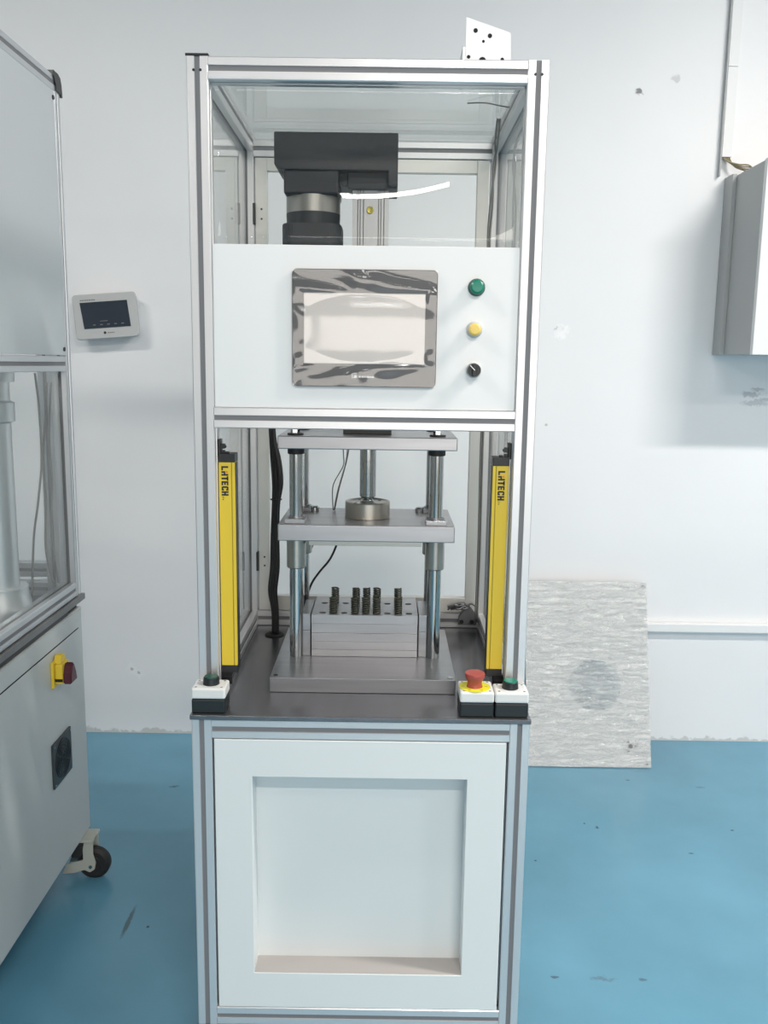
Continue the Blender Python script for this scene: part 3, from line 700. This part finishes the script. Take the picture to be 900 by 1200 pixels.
# switch
s = B(); s.box(XL+.0003, XL+.008, .480, .548, .655, .725, .002); s.box(XL+.008, XL+.028, .488, .540, .664, .718, .004); s.prism([(.495, .718), (.535, .718), (.525, .738), (.505, .738)], XL+.004, XL+.022, 'x', .001)
swt = s.build('rotary_switch', YEL, lm, 'yellow and dark red isolator switch')
b = B(); b.prism([(.492, .690), (.503, .712), (.512, .719), (.519, .712), (.530, .690), (.538, .664), (.490, .664)], XL+.028, XL+.050, 'x', .003); b.build('handle', DRED, swt)
b = B(); b.box(XL+.0085, XL+.0285, .4872, .4885, .671, .679); b.box(XL+.008, XL+.014, .508, .522, .7245, .7285); b.build('slot', HOLE, swt)
# fan grille
fg = B().box(XL+.0003, XL+.006, .458, .590, .385, .507, .001).build('fan_grille', mat('dark_grille', (.035, .04, .042), .4), lm, 'black square fan grille')
b = B(); cy, cz = .524, .446
for r in (.012, .020, .028, .036, .044, .052):
    b.lathe((XL+.006, cy, cz), [(r-.0014, 0), (r-.0014, .002), (r+.0014, .002), (r+.0014, 0)], 'x', 32)
for a in range(4):
    m_ = Matrix.Translation((XL+.0075, cy, cz)) @ Matrix.Rotation(a*PI/4+.3, 4, 'X') @ Matrix.Diagonal((.0012, .106, .002, 1)); t = bmesh.new(); bmesh.ops.create_cube(t, size=1); b._add(t, m_)
b.build('guard_ring', BLACK, fg)
for y in (.466, .582):
    for z in (.393, .499): B().cyl((XL+.006, y, z), .0035, .0015, 'x', 12).build('grille_screw', SHAFT, fg)
fk = [(-.805, .1305), (-.786, .1305), (-.792, .116), (-.793, .081), (-.786, .057), (-.790, .036), (-.804, .027), (-.820, .034), (-.851, .024), (-.884, .021), (-.872, .052), (-.822, .065), (-.822, .098), (-.818, .119)]
c = B(); c.prism(fk, .658, .664, 'y', .001); c.prism(fk, .706, .712, 'y', .001); c.box(-.88, -.79, .65, .72, .124, .1308, .001)
cc = c.build('caster', CASTF, lm, 'pale steel castor with black wheel')
B().lathe((-.797, .702, .047), [(0, 0), (.022, 0), (.024, .004), (.038, .004), (.047, .010), (.047, .027), (.038, .034), (.024, .034), (.022, .036), (0, .036)], 'y', 40).build('wheel', RUB, cc)
B().cyl((-.801, .658, .045), .005, .003, 'y', 14).build('axle_bolt', SHAFT, cc)
b = B(); b.box(-.862, -.826, .672, .70, .062, .100, .004); b.build('dark_filler_block', HING, cc)  # made-up dark block, added to fill the dark spot behind the fork
caster(lm, -1.42, .67, .131); caster(lm, -1.42, -.22, .131); caster(lm, -.87, -.22, .131)
# inner column seen through the window
b = B(); b.lathe((-.918, .45, LT), [(0, 0), (.068, 0), (.068, .05), (.062, .07), (.062, .09), (.042, .09), (.042, .50), (.052, .505), (.052, .55), (.042, .555), (.042, .60), (.055, .60), (.055, .63), (0, .63)], 'z', 40)
b.build('inner_column', ALUZ, lm)
B().box(-1.3, -.865, .28, .60, LT+.632, LT+.66, .002).build('head_plate', GREYW, lm)
b = B(); b.tube([(-.862, .66, 1.44), (-.860, .64, 1.36), (-.868, .63, 1.25), (-.868, .63, 1.12), (-.870, .62, 1.0), (-.862, .64, .90)], .0035, 6); b.tube([(-.850, .66, 1.44), (-.850, .63, 1.30), (-.848, .63, 1.18), (-.852, .62, 1.05), (-.848, .64, .90)], .003, 6)
tag(b.build('machine_cable', GWIRE), 'grey cables hanging along the corner post behind the left machine window', 'cable')
tag(B().tube([(-.868, .60, 1.465), (-.862, .60, 1.38), (-.862, .60, 1.24), (-.876, .60, 1.13), (-.893, .60, 1.03), (-.906, .60, .87), (-.908, .60, .847)], .0032, 6).build('machine_cable', GWIRE), 'single dark cable sloping across the left machine window opening', 'cable')

# ------------------------------------------------------------------ things on the wall
def place(o, m): o.matrix_basis = m @ o.matrix_basis; return o
th = empty('wall_controller', (-1.005, WY, 1.668), 'light grey wall controller with dark display, hanging crooked beside the left machine', 'controller')
M = Matrix.Translation((-1.006, WY-.0005, 1.664)) @ Matrix.Rotation(math.radians(-4.6), 4, 'Y') @ Matrix.Scale(1.1, 4)
th.matrix_basis = M
def tb(b, name, m, parent=th):
    o = b.build(name, m); o.parent = parent; return o
b = B(); t = bmesh.new()
Rr = [(rrect(-.092, .096, -.060, .058, .010), 0), (rrect(-.100, .104, -.070, .068, .012), -.03), (rrect(-.108, .108, -.076, .074, .013), -.052), (rrect(-.105, .105, -.073, .072, .012), -.057)]
VV = [[t.verts.new((u, y, v)) for u, v in P] for P, y in Rr]; n = len(VV[0])
for a, c in zip(VV, VV[1:]):
    for i in range(n): t.faces.new((a[i], a[(i+1) % n], c[(i+1) % n], c[i]))
t.faces.new(VV[-1]); t.faces.new(VV[0][::-1]); bmesh.ops.recalc_face_normals(t, faces=t.faces[:]); b._add(t)
tb(b, 'housing', LGREY)
tb(B().prism([(-.082, .047), (.078, .047), (.082, -.040), (-.076, -.040)], -.0585, -.0572, 'y'), 'display', LCD)
b = B(); b.lathe((-.008, -.0572, -.056), [(0, 0), (.0045, 0), (.0045, .0006), (0, .0006)], 'y', 16); tb(b, 'round_mark', INK)
b = B()
for k in range(7): b.box(-.080+k*.0075, -.0745+k*.0075, -.0578, -.0572, .0525, .0560)
for k in range(4): b.box(.002+k*.006, .006+k*.006, -.0578, -.0572, -.058, -.055)
tb(b, 'printed_line', INKG)
b = B()
for k in range(5): b.box(-.045+k*.024, -.036+k*.024, -.0590, -.0585, -.030, -.027)
b.box(-.020, .006, -.0590, -.0585, -.018, -.016)
tb(b, 'display_print', INKG)

eb = empty('electrical_box', (1.5, WY, 1.55), 'grey steel electrical box high on the wall at the right edge', 'box')
b = B(); b.box(1.29, 1.85, 1.392, WY-.001, 1.551, 2.188, .003); b.box(1.274, 1.2905, 1.63, WY-.001, 1.551, 2.192, .002); b.build('box_body', BOXG, eb)
b = B(); b.box(1.288, 1.852, 1.365, 1.389, 1.549, 2.190, .002); b.build('box_door', BOXF, eb)
tv = empty('vertical_trunking', (1.265, WY, 2.9), 'narrow white vertical cable trunking above the electrical box', 'trunking')
b = B(); b.box(1.251, 1.287, WY-.022, WY-.001, 2.262, 2.5695, .001); b.box(1.251, 1.287, WY-.022, WY-.001, 2.571, CEIL-.001, .001); b.build('trunking_cover', TRUNK, tv)
b = B(); b.box(1.246, 1.2508, WY-.020, WY-.001, 2.195, CEIL-.001, .0005); b.build('trunking_edge', BOXG, tv)
b = B()
for k in range(4):
    x = 1.256+.007*k
    b.tube([(x, WY-.010, 2.30), (x+.003, WY-.014, 2.262), (x+.018, WY-.03, 2.243-.005*k), (x+.050, WY-.05, 2.230-.007*k), (x+.080, WY-.07, 2.222-.007*k), (x+.105, WY-.09, 2.185)], .0028, 6)
tag(b.build('wire_bundle', WIRE), 'tan wires bending from the trunking end into the electrical box', 'wire')
b = B(); b.box(.80, 4.59, WY-.03, WY-.001, .466, .502, .004); b.box(.80, 4.59, WY-.012, WY-.001, .458, .466)
tag(b.build('horizontal_trunking', TRUNK), 'long white horizontal cable trunking low on the wall behind the leaning plate', 'trunking')

# leaning plate in stretch wrap
LW, LH = .470, .700
lp = empty('wrapped_plate', (.83, 1.45, 0), 'large square metal plate in crinkled stretch wrap, leaning on the wall', 'plate')
tilt = math.atan2(1.655-1.45, .655)
ML = Matrix.Translation((.828, 1.449, .004)) @ Matrix.Rotation(-tilt, 4, 'X')
lp.matrix_basis = ML
# local: x across, z up, y thickness
cxh, czh, rh = .030, .305, .098
t = bmesh.new(); N = 64; front = []; circ = []; backo = []; backc = []
corners = [(-LW/2, 0), (LW/2, 0), (LW/2, LH), (-LW/2, LH)]
angs = sorted([2*PI*i/N for i in range(N)]+[math.atan2(z-czh, x-cxh) % (2*PI) for x, z in corners])
for a in angs:
    dx, dz = math.cos(a), math.sin(a)
    s_ = min(((LW/2-cxh)/dx if dx > 1e-9 else (-LW/2-cxh)/dx if dx < -1e-9 else 9), ((LH-czh)/dz if dz > 1e-9 else (-czh)/dz if dz < -1e-9 else 9))
    front.append(t.verts.new((cxh+dx*s_, 0, czh+dz*s_))); circ.append(t.verts.new((cxh+rh*dx, 0, czh+rh*dz)))
    backo.append(t.verts.new((cxh+dx*s_, .004, czh+dz*s_))); backc.append(t.verts.new((cxh+rh*dx, .004, czh+rh*dz)))
n = len(angs)
for i in range(n):
    j = (i+1) % n
    t.faces.new((front[i], front[j], circ[j], circ[i])); t.faces.new((backo[j], backo[i], backc[i], backc[j]))
    t.faces.new((front[j], front[i], backo[i], backo[j])); t.faces.new((circ[i], circ[j], backc[j], backc[i]))
bmesh.ops.recalc_face_normals(t, faces=t.faces[:])
b = B(); b._add(t); o = b.build('metal_plate', mat('dull_sheet_metal', (.72, .73, .73), .4, .6)); o.parent = lp
for (x, z, r) in ((.160, .078, .008), (.178, .078, .0025), (.152, .094, .0025), (.152, .060, .0025), (.221, .012, .003), (.221, .688, .003)): 
    o = B().cyl((x, -.0002, z), r, .0072, 'y', 14).build('drilled_hole', INKG); o.parent = lp
rr = random.Random(9)
ph = [(rr.uniform(8, 60), rr.uniform(150, 700), rr.uniform(0, 6.28), rr.uniform(.2, 1)) for _ in range(16)]
def wrap_fn(u, v):
    x = -LW/2-.001+(LW+.002)*u; z = -.001+(LH+.002)*v
    y = 0
    for i, (a, c, p, w) in enumerate(ph):
        sl = .35*math.sin(i*2.3)
        y += w*math.sin(c*(z+sl*x)+p+1.3*math.sin(a*x*.5+i))*(.5+.5*math.sin(9*x+5*z+i*1.7))
    return (x, -.0055+.00005*y, z)
o = grid_sheet(90, 420, wrap_fn, 'stretch_wrap', WRAP, None); o.parent = lp; o['label'] = 'crinkled clear stretch wrap'
for oo in (bpy.data.objects['wall_controller'],): pass
